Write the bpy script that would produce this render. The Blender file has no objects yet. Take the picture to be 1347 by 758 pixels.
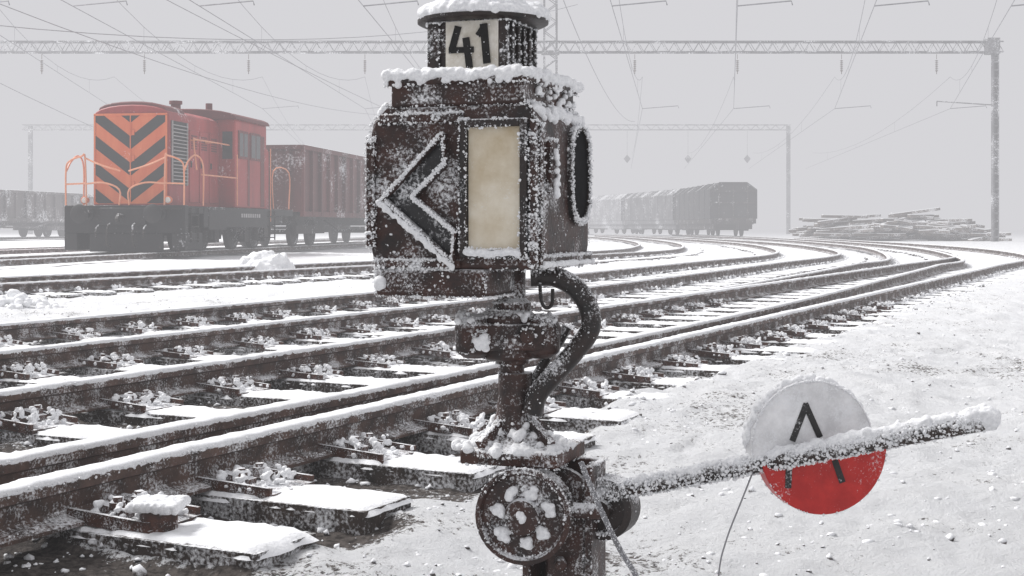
import bpy, bmesh, math, random, numpy as np
from mathutils import Vector, Matrix, noise as mn
random.seed(7); np.random.seed(7)
sc=bpy.context.scene; C=sc.collection
F=1800.; HZ=298.; CX=673.5; CH=.77; PI=math.pi
def at(px,py,Y): return Vector(((px-CX)/F*Y, Y, CH+(HZ-py)/F*Y))
R=math.radians

# ---------------------------------------------------------------- materials
def newmat(name):
    m=bpy.data.materials.new(name); m.use_nodes=True
    nt=m.node_tree; b=nt.nodes['Principled BSDF']; return m,nt,b
def N(nt,t,**k):
    n=nt.nodes.new(t)
    for a,v in k.items():
        if a in ('operation','blend_type','data_type','attribute_name','feature','noise_dimensions'): setattr(n,a,v)
        else: n.inputs[a].default_value=v
    return n
def ramp(nt,src,a,b,ca=(0,0,0,1),cb=(1,1,1,1)):
    r=nt.nodes.new('ShaderNodeValToRGB'); e=r.color_ramp.elements
    e[0].position=a; e[1].position=b; e[0].color=ca; e[1].color=cb
    nt.links.new(src,r.inputs[0]); return r
SN=(.80,.81,.83,1)
def mixc(nt,fac,a,b):
    m=nt.nodes.new('ShaderNodeMix'); m.data_type='RGBA'
    if isinstance(fac,(int,float)): m.inputs[0].default_value=fac
    else: nt.links.new(fac,m.inputs[0])
    for i,x in ((6,a),(7,b)):
        if isinstance(x,tuple): m.inputs[i].default_value=x if len(x)==4 else x+(1,)
        else: nt.links.new(x,m.inputs[i])
    return m.outputs[2]
def M(name,c1,c2,rough=.7,scale=8,frost=0.,fscale=150,up=.25,bump=.3,metal=0.,bscale=None,streak=False,spec=.4):
    m,nt,b=newmat(name); L=nt.links.new
    tc=nt.nodes.new('ShaderNodeTexCoord'); src=tc.outputs['Object']
    if streak:
        mp=nt.nodes.new('ShaderNodeMapping'); mp.inputs['Scale'].default_value=(1,1,.2); L(src,mp.inputs[0]); s2=mp.outputs[0]
    else: s2=src
    n1=N(nt,'ShaderNodeTexNoise',Scale=scale,Detail=8.,Roughness=.65); L(s2,n1.inputs['Vector'])
    r=ramp(nt,n1.outputs[0],.36,.66); col=mixc(nt,r.outputs[0],c1,c2)
    fine=N(nt,'ShaderNodeTexNoise',Scale=fscale,Detail=4.,Roughness=.7); L(src,fine.inputs['Vector'])
    if frost>0:
        lo=N(nt,'ShaderNodeTexNoise',Scale=fscale*.08,Detail=3.); L(src,lo.inputs['Vector'])
        geo=nt.nodes.new('ShaderNodeNewGeometry'); sp=nt.nodes.new('ShaderNodeSeparateXYZ'); L(geo.outputs['Normal'],sp.inputs[0])
        a=N(nt,'ShaderNodeMath',operation='MULTIPLY'); L(lo.outputs[0],a.inputs[0]); a.inputs[1].default_value=.75
        a2=N(nt,'ShaderNodeMath',operation='ADD'); L(fine.outputs[0],a2.inputs[0]); L(a.outputs[0],a2.inputs[1])
        u=N(nt,'ShaderNodeMath',operation='MULTIPLY_ADD'); L(sp.outputs[2],u.inputs[0]); u.inputs[1].default_value=up; L(a2.outputs[0],u.inputs[2])
        h=N(nt,'ShaderNodeMath',operation='MULTIPLY'); L(u.outputs[0],h.inputs[0]); h.inputs[1].default_value=.7
        t=(1.3-frost*.5)*.7
        fr=ramp(nt,h.outputs[0],max(0,min(.97,t-.10)),min(1,t+.045)); 
        col=mixc(nt,fr.outputs[0],col,SN)
    L(col,b.inputs['Base Color'])
    b.inputs['Roughness'].default_value=rough; b.inputs['Metallic'].default_value=metal
    b.inputs['Specular IOR Level'].default_value=spec
    if bump>0:
        bn=N(nt,'ShaderNodeTexNoise',Scale=bscale or fscale*.6,Detail=5.); L(src,bn.inputs['Vector'])
        bp=nt.nodes.new('ShaderNodeBump'); bp.inputs['Strength'].default_value=bump; bp.inputs['Distance'].default_value=.5/(bscale or fscale)
        L(bn.outputs[0],bp.inputs['Height']); L(bp.outputs[0],b.inputs['Normal'])
    return m
MT={}
MT['snow']=M('snow',(.86,.87,.89),(.93,.935,.945),.75,30,bump=.7,bscale=150,spec=.2)
MT['grain']=M('granular frost snow',(.74,.75,.77),(.93,.935,.945),.7,190,bump=1.,bscale=360,spec=.25)
MT['frost']=M('frost',(.76,.77,.79),(.90,.905,.915),.6,60,bump=0,spec=.3)
MT['rust']=M('frosted rusty iron',(.012,.0075,.007),(.055,.019,.012),.5,22,frost=.46,fscale=230,up=.24,bump=.6)
MT['rustdark']=M('dark frosted iron',(.008,.007,.007),(.026,.014,.011),.45,26,frost=.36,fscale=260,up=.32,bump=.6)
MT['rustplain']=M('rusty iron',(.020,.010,.008),(.085,.028,.015),.6,30,frost=.45,fscale=220,up=.25,bump=.6)
MT['leverfrost']=M('frosted lever iron',(.014,.011,.010),(.045,.026,.020),.6,30,frost=.68,fscale=240,up=.25,bump=.6)
MT['opal']=M('stained opal glass',(.50,.40,.25),(.80,.75,.64),.35,7,frost=.2,fscale=300,up=0,bump=.1)
MT['blackglass']=M('black glass',(.008,.008,.009),(.02,.02,.022),.25,20,frost=.45,fscale=240,up=0,bump=.1)
MT['panelwhite']=M('off white enamel',(.58,.54,.46),(.80,.77,.71),.5,40,frost=.2,fscale=350,up=0,bump=.2)
MT['digit']=M('black number paint',(.008,.008,.008),(.020,.019,.018),.6,90,bump=0,spec=.2)
MT['void']=M('dark lens',(.006,.006,.007),(.014,.014,.015),.8,40,bump=0,spec=.05)
MT['black']=M('black paint',(.01,.01,.011),(.028,.026,.026),.5,60,frost=.36,fscale=300,up=0,bump=.2)
MT['red']=M('red enamel',(.42,.010,.008),(.56,.020,.015),.34,30,frost=.30,fscale=260,up=0,bump=.25)
MT['discwhite']=M('frosted white enamel',(.62,.62,.63),(.86,.86,.87),.6,26,frost=.58,fscale=300,up=0,bump=.5)
MT['rail']=M('rusty rail side',(.034,.020,.016),(.112,.062,.046),.6,14,frost=.50,fscale=120,up=.12,bump=.4)
MT['wood']=M('wet dark sleeper wood',(.020,.015,.012),(.062,.042,.033),.75,12,frost=.58,fscale=90,up=.1,bump=.5)
MT['stone']=M('ballast stone',(.03,.027,.026),(.12,.1,.09),.85,9,frost=.6,fscale=60,up=.5,bump=.3)
MT['locored']=M('faded red paint',(.24,.015,.016),(.385,.036,.034),.5,1.6,frost=.22,fscale=14,up=.12,bump=.05,streak=True)
MT['locodark']=M('grimy red roof',(.09,.009,.010),(.15,.018,.018),.6,2,frost=.2,fscale=14,up=.1,bump=.05)
MT['orange']=M('orange warning paint',(.55,.10,.03),(.67,.18,.065),.5,2,frost=.2,fscale=18,up=0,bump=.05,streak=True)
MT['chev']=M('black stripe paint',(.006,.006,.007),(.016,.015,.015),.6,3,bump=0)
MT['rail_orange']=M('orange handrail paint',(.62,.22,.11),(.72,.33,.20),.5,4,bump=0)
MT['locoblack']=M('black frame paint',(.006,.006,.007),(.018,.016,.016),.6,2,frost=.2,fscale=16,up=.2,bump=.1)
MT['under']=M('grimy running gear',(.012,.010,.010),(.036,.028,.025),.7,3,frost=.35,fscale=20,up=.25,bump=.1)
MT['grille']=M('grey louvre metal',(.26,.25,.25),(.40,.39,.39),.5,5,bump=0)
MT['glass']=M('dark cab glass',(.02,.022,.025),(.05,.05,.055),.15,5,bump=0)
MT['lampglass']=M('pale lamp glass',(.6,.56,.5),(.7,.68,.65),.2,5,bump=0)
MT['wagon']=M('oxide red wagon paint',(.070,.015,.015),(.14,.033,.031),.65,1.2,frost=.40,fscale=12,up=.15,bump=.1,streak=True)
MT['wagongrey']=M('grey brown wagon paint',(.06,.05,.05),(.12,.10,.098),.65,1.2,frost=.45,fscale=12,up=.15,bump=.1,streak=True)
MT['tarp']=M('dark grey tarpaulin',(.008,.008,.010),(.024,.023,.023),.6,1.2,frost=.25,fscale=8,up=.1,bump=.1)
MT['tarp_hazed']=M('haze tinted grey tarpaulin',(.09,.09,.095),(.15,.15,.155),.6,1.2,frost=.4,fscale=8,up=.15,bump=.1)  # paler copy of the tarp, distance haze put into the colour
MT['tarp_hazed_far']=M('frosted haze tinted pale tarpaulin',(.24,.24,.25),(.34,.34,.35),.6,1.2,frost=.5,fscale=8,up=.15,bump=.1)  # real frost plus stronger distance haze in the colour, for the farthest wagons
MT['steel']=M('weathered grey mast steel',(.10,.10,.105),(.19,.19,.2),.6,2,frost=.5,fscale=14,up=.1,bump=0)
MT['wire']=M('frosted wire',(.17,.17,.18),(.28,.28,.30),.6,4,bump=0)
MT['timber']=M('weathered timber',(.08,.068,.06),(.2,.17,.15),.8,4,frost=.5,fscale=20,up=.3,bump=.2)
MT['porcelain']=M('brown porcelain',(.06,.04,.035),(.12,.08,.06),.3,9,bump=0)

def ground_mat():
    m,nt,b=newmat('trampled snow over ballast'); L=nt.links.new
    geo=nt.nodes.new('ShaderNodeNewGeometry'); P=geo.outputs['Position']
    at_=nt.nodes.new('ShaderNodeAttribute'); at_.attribute_name='dirt_and_shade'
    f1=N(nt,'ShaderNodeTexNoise',Scale=46.,Detail=7.,Roughness=.78); L(P,f1.inputs['Vector'])
    f2=N(nt,'ShaderNodeTexNoise',Scale=2.6,Detail=6.,Roughness=.65); L(P,f2.inputs['Vector'])
    a=N(nt,'ShaderNodeMath',operation='MULTIPLY_ADD'); L(f2.outputs[0],a.inputs[0]); a.inputs[1].default_value=.5; L(f1.outputs[0],a.inputs[2])
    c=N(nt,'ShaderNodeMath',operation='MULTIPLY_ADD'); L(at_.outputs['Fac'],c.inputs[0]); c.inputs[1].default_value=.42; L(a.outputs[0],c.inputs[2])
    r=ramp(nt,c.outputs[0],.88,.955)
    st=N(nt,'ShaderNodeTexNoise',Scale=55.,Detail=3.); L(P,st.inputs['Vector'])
    sr=ramp(nt,st.outputs[0],.35,.65); dirt_and_shade=mixc(nt,sr.outputs[0],(.035,.027,.024),(.15,.128,.115))
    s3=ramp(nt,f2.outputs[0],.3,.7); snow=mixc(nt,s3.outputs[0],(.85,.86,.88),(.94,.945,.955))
    L(mixc(nt,r.outputs[0],snow,dirt_and_shade),b.inputs['Base Color'])
    b.inputs['Roughness'].default_value=.8; b.inputs['Specular IOR Level'].default_value=.2
    bn=N(nt,'ShaderNodeTexNoise',Scale=52.,Detail=7.,Roughness=.78); L(P,bn.inputs['Vector'])
    bp=nt.nodes.new('ShaderNodeBump'); bp.inputs['Strength'].default_value=1.; bp.inputs['Distance'].default_value=.022
    L(bn.outputs[0],bp.inputs['Height']); L(bp.outputs[0],b.inputs['Normal'])
    return m
MT['ground']=ground_mat()

# ---------------------------------------------------------------- mesh helpers
def ico(sub):
    bm=bmesh.new(); bmesh.ops.create_icosphere(bm,subdivisions=sub,radius=1)
    v=[tuple(x.co) for x in bm.verts]; f=[tuple(y.index for y in x.verts) for x in bm.faces]; bm.free(); return v,f
ICO={1:ico(1),2:ico(2)}
class MB:
    def __init__(s): s.v=[];s.f=[];s.m=[];s.mi=0
    def add(s,vs,fs):
        o=len(s.v); s.v+= [tuple(v) for v in vs]; s.f+=[tuple(i+o for i in f) for f in fs]; s.m+=[s.mi]*len(fs); return s
    def boxm(s,mat,sz):
        x,y,z=[d/2 for d in sz]
        vs=[mat@Vector(p) for p in ((-x,-y,-z),(x,-y,-z),(x,y,-z),(-x,y,-z),(-x,-y,z),(x,-y,z),(x,y,z),(-x,y,z))]
        return s.add(vs,[(0,3,2,1),(4,5,6,7),(0,1,5,4),(1,2,6,5),(2,3,7,6),(3,0,4,7)])
    def b(s,x0,x1,y0,y1,z0,z1): return s.boxm(Matrix.Translation(((x0+x1)/2,(y0+y1)/2,(z0+z1)/2)),(x1-x0,y1-y0,z1-z0))
    def bar(s,p,q,w,h,up=Vector((0,0,1))):
        p=Vector(p);q=Vector(q);d=q-p;L=d.length;d.normalize()
        x=d.cross(up)
        if x.length<1e-4: x=d.cross(Vector((0,1,0)))
        x.normalize(); z=x.cross(d)
        m=Matrix((x,d,z)).transposed().to_4x4(); m.translation=(p+q)/2
        return s.boxm(m,(w,L,h))
    def tube(s,pts,r,n=8):
        pts=[Vector(p) for p in pts]; rs=r if isinstance(r,(list,tuple)) else [r]*len(pts)
        vs=[];fs=[];x=None
        for i,p in enumerate(pts):
            a=pts[max(0,i-1)];b=pts[min(len(pts)-1,i+1)];d=(b-a).normalized()
            if x is None:
                x=d.cross(Vector((0,0,1)))
                if x.length<.05: x=d.cross(Vector((0,1,0)))
            x=(x-d*x.dot(d)).normalized(); y=d.cross(x)
            for k in range(n):
                t=2*PI*k/n; vs.append(p+(x*math.cos(t)+y*math.sin(t))*rs[i])
        for i in range(len(pts)-1):
            for k in range(n):
                a=i*n+k;b2=i*n+(k+1)%n; fs.append((a,b2,b2+n,a+n))
        fs.append(tuple(range(n-1,-1,-1))); fs.append(tuple(range((len(pts)-1)*n,len(pts)*n)))
        return s.add(vs,fs)
    def cyl(s,p,q,r,n=16,r2=None): return s.tube([p,q],[r,r if r2 is None else r2],n)
    def lathe(s,prof,mat=Matrix(),n=24):
        vs=[];fs=[]
        for (r,z) in prof:
            for k in range(n):
                t=2*PI*k/n; vs.append(mat@Vector((r*math.cos(t),r*math.sin(t),z)))
        m=len(prof)
        for i in range(m-1):
            for k in range(n):
                a=i*n+k;b=i*n+(k+1)%n; fs.append((a,b,b+n,a+n))
        fs.append(tuple(range(n-1,-1,-1))); fs.append(tuple(range((m-1)*n,m*n)))
        return s.add(vs,fs)
    def prism(s,poly,mat,t):
        n=len(poly)
        vs=[mat@Vector((x,y,0)) for x,y in poly]+[mat@Vector((x,y,t)) for x,y in poly]
        fs=[tuple(range(n-1,-1,-1)),tuple(range(n,2*n))]+[(i,(i+1)%n,(i+1)%n+n,i+n) for i in range(n)]
        return s.add(vs,fs)
    def ball(s,c,r,sub=1,sq=(1,1,1),j=0.):
        v,f=ICO[sub]; c=Vector(c)
        return s.add([c+Vector((p[0]*sq[0],p[1]*sq[1],p[2]*sq[2]))*r*(1+random.uniform(-j,j)) for p in v],f)
    def build(s,name,mats,parent=None,smooth=True,bevel=0,ang=38):
        me=bpy.data.meshes.new(name); me.from_pydata(s.v,[],s.f)
        if not isinstance(mats,(list,tuple)): mats=[mats]
        for m in mats: me.materials.append(MT[m])
        if len(mats)>1: me.polygons.foreach_set('material_index',s.m)
        if smooth:
            me.polygons.foreach_set('use_smooth',[True]*len(s.f)); me.set_sharp_from_angle(angle=R(ang))
        o=bpy.data.objects.new(name,me); C.objects.link(o); o.parent=parent
        if bevel:
            md=o.modifiers.new('bevel','BEVEL'); md.width=bevel; md.segments=2; md.limit_method='ANGLE'
        return o
def thing(name,label,cat,loc=(0,0,0),rz=0,group=None):
    o=bpy.data.objects.new(name,None); C.objects.link(o); o.location=loc; o.rotation_euler=(0,0,rz); o.empty_display_size=.1
    o['label']=label;o['category']=cat
    if group: o['group']=group
    return o
def tag(o,label=None,cat=None,group=None,kind=None):
    for k,v in (('label',label),('category',cat),('group',group),('kind',kind)):
        if v: o[k]=v
    return o
def tri_mesh(name,v,f,mat,parent=None,smooth=True):
    me=bpy.data.meshes.new(name); n=len(v); k=f.shape[1]
    me.vertices.add(n); me.vertices.foreach_set('co',np.asarray(v,dtype=np.float32).ravel())
    me.loops.add(f.size); me.loops.foreach_set('vertex_index',f.ravel().astype(np.int32))
    me.polygons.add(len(f)); me.polygons.foreach_set('loop_start',np.arange(0,f.size,k,dtype=np.int32))
    me.update(calc_edges=True); me.validate()
    if smooth: me.polygons.foreach_set('use_smooth',np.ones(len(me.polygons),dtype=bool))
    me.materials.append(MT[mat]); o=bpy.data.objects.new(name,me); C.objects.link(o); o.parent=parent; return o
def clumps(name,pos,size,mat='frost',parent=None,j=.4,sq=(1,1,1)):
    b=np.array(ICO[1][0]); t=np.array(ICO[1][1]); n=len(pos)
    pos=np.asarray(pos); size=np.asarray(size)
    S=np.asarray(sq)[None,None,:]*(1+.5*(np.random.rand(n,1,3)-.5))
    v=pos[:,None,:]+b[None]*S*size[:,None,None]*(1+j*(np.random.rand(n,12,1)*2-1))
    f=t[None]+12*np.arange(n)[:,None,None]
    return tri_mesh(name,v.reshape(-1,3),f.reshape(-1,3),mat,parent,False)
def surf_pts(me,n,up=.6):
    me.calc_loop_triangles(); T=len(me.loop_triangles)
    tv=np.zeros(T*3,dtype=np.int32); me.loop_triangles.foreach_get('vertices',tv); tv=tv.reshape(-1,3)
    co=np.zeros(len(me.vertices)*3); me.vertices.foreach_get('co',co); co=co.reshape(-1,3)
    a,b,c=co[tv[:,0]],co[tv[:,1]],co[tv[:,2]]; cr=np.cross(b-a,c-a); ar=np.linalg.norm(cr,axis=1)+1e-12; nz=cr[:,2]/ar
    w=ar*np.clip((1-up)+up*nz*1.5,.04,None); w/=w.sum()
    i=np.random.choice(T,n,p=w); r=np.random.rand(n,2); k=r.sum(1)>1; r[k]=1-r[k]
    return a[i]+(b-a)[i]*r[:,:1]+(c-a)[i]*r[:,1:]
def edge_pts(me,n):
    bm=bmesh.new(); bm.from_mesh(me); E=[]
    for e in bm.edges:
        if len(e.link_faces)==2 and e.calc_face_angle(0)>.5:
            up=.35+max(0,max(f.normal.z for f in e.link_faces))
            E.append((tuple(e.verts[0].co),tuple(e.verts[1].co),e.calc_length()*up))
    bm.free()
    if not E: return np.zeros((0,3))
    a=np.array([e[0] for e in E]);b=np.array([e[1] for e in E]);w=np.array([e[2] for e in E])+1e-9
    i=np.random.choice(len(E),n,p=w/w.sum()); t=np.random.rand(n,1); return a[i]+(b-a)[i]*t
def frost(objs,parent,nf,ne,s0,s1,up=.6,thr=-.15,fs=14,name='frost_crystals',spread=.6):
    P=[]
    for o in objs:
        if nf: P.append(surf_pts(o.data,nf,up))
        if ne: P.append(edge_pts(o.data,ne))
    P=np.concatenate(P); keep=np.array([mn.noise(Vector(p)*fs)>thr for p in P]); P=P[keep]
    P=P+np.random.randn(*P.shape)*s0*spread
    s=s0+(s1-s0)*np.random.rand(len(P))**4
    return clumps(name,P,s,'frost',parent,.4)
_tex=bpy.data.textures.new('snow lumps','CLOUDS'); _tex.noise_scale=.010; _tex.noise_depth=3
_tex2=bpy.data.textures.new('snow lumps large','CLOUDS'); _tex2.noise_scale=.1; _tex2.noise_depth=3
def snow_mass(name,balls,parent=None,voxel=.004,amp=.006,mat='grain',tex=None):
    mb=MB()
    for c,r in balls: mb.ball(c,r,2,j=.06)
    o=mb.build(name,mat,parent,ang=180)
    md=o.modifiers.new('remesh','REMESH'); md.mode='VOXEL'; md.voxel_size=voxel; md.use_smooth_shade=True
    d=o.modifiers.new('lumps','DISPLACE'); d.texture=tex or _tex; d.strength=amp; d.mid_level=.4
    return o

# ---------------------------------------------------------------- world, fog, light, camera
SIG=.0080; LF=(.672,.668,.694)
w=bpy.data.worlds.new('World'); sc.world=w; w.use_nodes=True; nt=w.node_tree
bg=nt.nodes['Background']; sky=nt.nodes.new('ShaderNodeTexSky'); sky.sky_type='NISHITA'; sky.sun_disc=False
sky.sun_elevation=R(48); sky.sun_rotation=R(-40); nt.links.new(sky.outputs[0],bg.inputs[0]); bg.inputs[1].default_value=.1
ab=nt.nodes.new('ShaderNodeVolumeAbsorption'); ab.inputs['Color'].default_value=(0,0,0,1); ab.inputs['Density'].default_value=SIG
em=nt.nodes.new('ShaderNodeEmission'); em.inputs[0].default_value=LF+(1,); em.inputs[1].default_value=SIG
ad=nt.nodes.new('ShaderNodeAddShader'); nt.links.new(ab.outputs[0],ad.inputs[0]); nt.links.new(em.outputs[0],ad.inputs[1])
nt.links.new(ad.outputs[0],nt.nodes['World Output'].inputs['Volume'])
# fill lamp added in place of daylight to brighten the snow: very large, soft, high above, at a finite distance so that its light passes the fog
ld=bpy.data.lights.new('fill_lamp','POINT'); ld.energy=1380000; ld.shadow_soft_size=20; ld.color=(1,.985,.97)
lo=bpy.data.objects.new('fill_lamp',ld); C.objects.link(lo); lo.location=(-64,48,78)
cd=bpy.data.cameras.new('camera'); cam=bpy.data.objects.new('camera',cd); C.objects.link(cam)
cam.location=(0,0,CH); cam.rotation_euler=(PI/2,0,0); cd.sensor_width=36; cd.lens=F/1347*36; cd.shift_y=-(379-HZ)/1347
cd.clip_end=5000; cd.clip_start=.05; sc.camera=cam
sc.view_settings.view_transform='Standard'; sc.view_settings.look='None'; sc.view_settings.exposure=0

# ---------------------------------------------------------------- track geometry
ZB=.035
P0=np.array([-1.184,3.164]); tt=np.array([.48,1.]); tt/=np.linalg.norm(tt); nn=np.array([-tt[1],tt[0]])
def so(s,off): return tuple(P0+tt*s+nn*off)
def catmull(P,step):
    P=[np.array(p,float) for p in P]; P=[2*P[0]-P[1]]+P+[2*P[-1]-P[-2]]; out=[]
    for i in range(1,len(P)-2):
        a,b,c,d=P[i-1:i+3]; n=max(2,int(np.linalg.norm(c-b)/.1))
        for k in range(n):
            t=k/n; out.append(.5*((2*b)+(-a+c)*t+(2*a-5*b+4*c-d)*t*t+(-a+3*b-3*c+d)*t**3))
    out.append(P[-2]); out=np.array(out)
    L=np.concatenate([[0],np.cumsum(np.linalg.norm(np.diff(out,axis=0),axis=1))])
    s=np.arange(0,L[-1],step); return np.stack([np.interp(s,L,out[:,0]),np.interp(s,L,out[:,1])],1)
def tang(p):
    t=np.gradient(p,axis=0); return t/np.linalg.norm(t,axis=1)[:,None]
def offs(p,o):
    t=tang(p); return p+np.stack([-t[:,1],t[:,0]],1)*o
S0=-4.2
Apts=[so(S0,0),so(0,0),so(5,0),so(10,0),so(15,0),so(20,0),(10.6,28),(13.0,38),(14.4,50),(15.1,62),(15.4,72)]
A=catmull(Apts,.1)
T1c_far=[(11.0,40),(12.6,55),(13.4,70),(13.6,85),(13.0,105)]
A2=catmull([so(S0,.34),so(0,.32),so(3,.25),so(6,.25),so(10,.36),so(15,.6),so(20,.85),so(25,1.15)]+[(x+.7,y-.1) for x,y in T1c_far],.1)
B=catmull([so(S0,1.435),so(3,1.435),so(6,1.44),so(10,1.52),so(15,1.78),so(20,2.15),so(25,2.5)]+[(x-.7,y+.1) for x,y in T1c_far],.1)
B2=offs(A,1.435); B2=B2[110:]
Cc=catmull([so(S0,3.42),so(5,3.42),so(12,3.65),so(20,4.2),so(28,4.85),(8.3,40.4),(9.2,52),(9.2,66),(8.5,85),(7,105)],.1)
Ec=catmull([so(S0-2,9.5),so(0,9.5),so(10,9.5),so(20,9.6),so(30,9.8),(4.6,42.5),(5.6,54),(5.9,70),(5,95)],.1)
ls=.148; LX,LY=-8.97,31.5
Gc=catmull([(LX+ls*(y-LY),y) for y in (8,20,33,50,70,90,120)],.2)
Hc=catmull([(LX-5.4+ls*(y-LY),y) for y in (15,30,50,70,90,120)],.2)
Ic=catmull([(-29.+ls*(y-70),y) for y in (15,30,50,70,90,120)],.2)
half=[(.07,0),(.07,.009),(.016,.022),(.010,.032),(.010,.072),(.036,.082),(.037,.104),(.030,.113)]
prof=half+[(-x,z) for x,z in reversed(half)]
def rail_mesh(path,parent,thin=1,name='rail'):
    keep=[i for i in range(len(path)) if path[i][1]<12 and i%2==0 or i%8==0]; p=path[keep]; t=tang(p); n=np.stack([t[:,1],-t[:,0]],1)
    K=len(prof); vs=np.zeros((len(p),K,3))
    for k,(x,z) in enumerate(prof):
        vs[:,k,:2]=p+n*x; vs[:,k,2]=z+.012+ZB
    a=np.arange(len(p)-1)[:,None]*K; k=np.arange(K)[None]; k2=(k+1)%K
    f=np.stack([a+k,a+k2,a+K+k2,a+K+k],-1).reshape(-1,4)
    o=tri_mesh(name,vs.reshape(-1,3),f,'rail',parent,True); o.data.set_sharp_from_angle(angle=R(30))
    q=path; L=np.concatenate([[0],np.cumsum(np.linalg.norm(np.diff(q,axis=0),axis=1))]); s=[0]
    while s[-1]<L[-1]-.3:
        y=np.interp(s[-1],L,q[:,1]); s.append(s[-1]+(.012 if y<9 else .03+.004*(y-9)))
    s=np.array(s); q2=np.stack([np.interp(s,L,q[:,0]),np.interp(s,L,q[:,1])],1); t=tang(q2); n=np.stack([t[:,1],-t[:,0]],1)
    sd=random.random()*50
    h=np.array([mn.noise(Vector((x*16,sd,0)))*.004+mn.noise(Vector((x*3,sd,7)))*.004 for x in s])
    def wn(c): return np.array([.036+mn.noise(Vector((x*22,sd,c)))*.006+mn.noise(Vector((x*75,sd,c+9)))*.006 for x in s])
    wl=wn(3.); wr=wn(33.)
    hh=np.clip(.009+h,.0025,None); base=.16
    cs=[(-1,-.010),(-1.05,.25),(-.7,.9),(0,1.),(.7,.9),(1.05,.25),(1,-.010)]
    vs=np.zeros((len(s),7,3))
    for k,(x,z) in enumerate(cs):
        ww=(wl if x<0 else wr); vs[:,k,:2]=q2+n*(x*ww)[:,None]; vs[:,k,2]=base+(z*hh if z>0 else z)
    a=np.arange(len(s)-1)[:,None]*7; k=np.arange(6)[None]
    f=np.stack([a+k,a+k+1,a+7+k+1,a+7+k],-1).reshape(-1,4)
    tri_mesh('snow_strip',vs.reshape(-1,3),f,'grain',o)
    return o
def hoar(path,o,n,ymax=11):
    m=path[:,1]<ymax; p=path[m]; t=tang(path)[m]; i=(np.random.rand(n)**1.3*len(p)).astype(int)%len(p)
    side=np.sign(np.random.rand(n)-.5); nrm=np.stack([t[i][:,1],-t[i][:,0]],1)
    low=np.random.rand(n)<.35
    lat=np.where(low,.02+.055*np.random.rand(n),.038+np.random.randn(n)*.002); z=np.where(low,ZB+.022+np.random.rand(n)*.012,.160-np.abs(np.random.randn(n))*.006)
    P=np.concatenate([p[i]+nrm*(side*lat)[:,None]+t[i]*(np.random.rand(n,1)*.1),z[:,None]],1)
    clumps('frost_crystals',P,.0010+.0032*np.random.rand(n)**3,'frost',o)

def slab_mesh(Lx,W,h,sd,nx=110):
    ny=12; vs=[];fs=[]
    for i in range(nx+1):
        for j in range(ny+1):
            x=-Lx/2+Lx*i/nx; y=-W/2+W*j/ny
            e=min(1,min(i,nx-i)/1.3)*min(1,min(j,ny-j)/1.3)
            z=h*(e**.4)*(.8+.35*mn.noise(Vector((x*7,y*7,sd))))+(.008*mn.noise(Vector((x*26,y*26,sd)))+.006*mn.noise(Vector((x*60,y*60,sd))))*e
            if e==0: z=-.014
            jy=.018*mn.noise(Vector((x*9,sd,j//7*5)))+.018*mn.noise(Vector((x*28,sd,j//7*5)))
            jx=.012*mn.noise(Vector((y*20,sd,5)))
            vs.append((x+jx,y+jy,z))
    for i in range(nx):
        for j in range(ny):
            a=i*(ny+1)+j; fs.append((a,a+ny+1,a+ny+2,a+1))
    return vs,fs
slabs=[];sleeps=[]
for k in range(6):
    vs,fs=slab_mesh(2.62,.238,.012,k*13.7); mb=MB(); mb.add(vs,fs); o=mb.build('snow_slab','snow',None,ang=180); slabs.append(o.data); bpy.data.objects.remove(o)
    mb=MB(); mb.b(-1.3,1.3,-.12,.12,-.15,0); o=mb.build('sleeper','wood',None,smooth=False); sleeps.append(o.data); bpy.data.objects.remove(o)
clips=[]
for k in range(6):
    rr=random.Random(k*3+1); bl=[]
    for (bx,by,br) in ((.115,-.045,.020),(.12,.04,.021),(.165,0,.015),(.08,0,.016),(.20,-.06,.012),(.20,.055,.013),(.07,.08,.012),(.075,-.08,.013),(.15,.085,.011),(.15,-.085,.011)):
        if rr.random()<.12: continue
        for q in range(9): bl.append(((bx+rr.uniform(-.013,.013),by+rr.uniform(-.013,.013),.036+rr.uniform(-.006,.024)),br*rr.uniform(.35,.74)))
    for q in range(44): bl.append(((rr.uniform(.04,.245),rr.uniform(-.112,.112),.022+rr.uniform(-.004,.005)),rr.uniform(.005,.010)))
    so_=snow_mass('tmp',bl,None,.0042,.008)
    bpy.context.view_layer.update(); dg=bpy.context.evaluated_depsgraph_get(); me_=bpy.data.meshes.new_from_object(so_.evaluated_get(dg))
    mb=MB()
    m_=Matrix.Translation((.13,0,.012))@Matrix.Rotation(R(4),4,'Y')
    mb.boxm(m_,(.25,.21,.014)); mb.boxm(m_@Matrix.Translation((0,-.1,.014)),(.24,.012,.024)); mb.boxm(m_@Matrix.Translation((0,.1,.014)),(.24,.012,.024))
    mb.bar((.05,-.04,.046),(.15,-.04,.030),.035,.018); mb.bar((.05,.04,.046),(.15,.04,.030),.035,.018)
    for by in (-.045,.04): mb.cyl((.115,by,.01),(.115,by,.070),.012,8); mb.cyl((.115,by,.040),(.115,by,.058),.021,6)
    mb.mi=1; mb.add([v.co.copy() for v in me_.vertices],[tuple(p.vertices) for p in me_.polygons])
    o=mb.build('rail_clip',['rustplain','grain'],None,ang=60); clips.append(o.data); bpy.data.objects.remove(o); bpy.data.objects.remove(so_)
def frames(path,s_list,step=.1):
    t=tang(path); out=[]
    for s in s_list:
        i=int(s/step)
        if i<len(path): out.append((path[i],t[i]))
    return out
def mk(name,me,loc,rz,parent,group=None):
    o=bpy.data.objects.new(name,me); C.objects.link(o); o.location=loc; o.rotation_euler=(0,0,rz); o.parent=parent; return o
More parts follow.
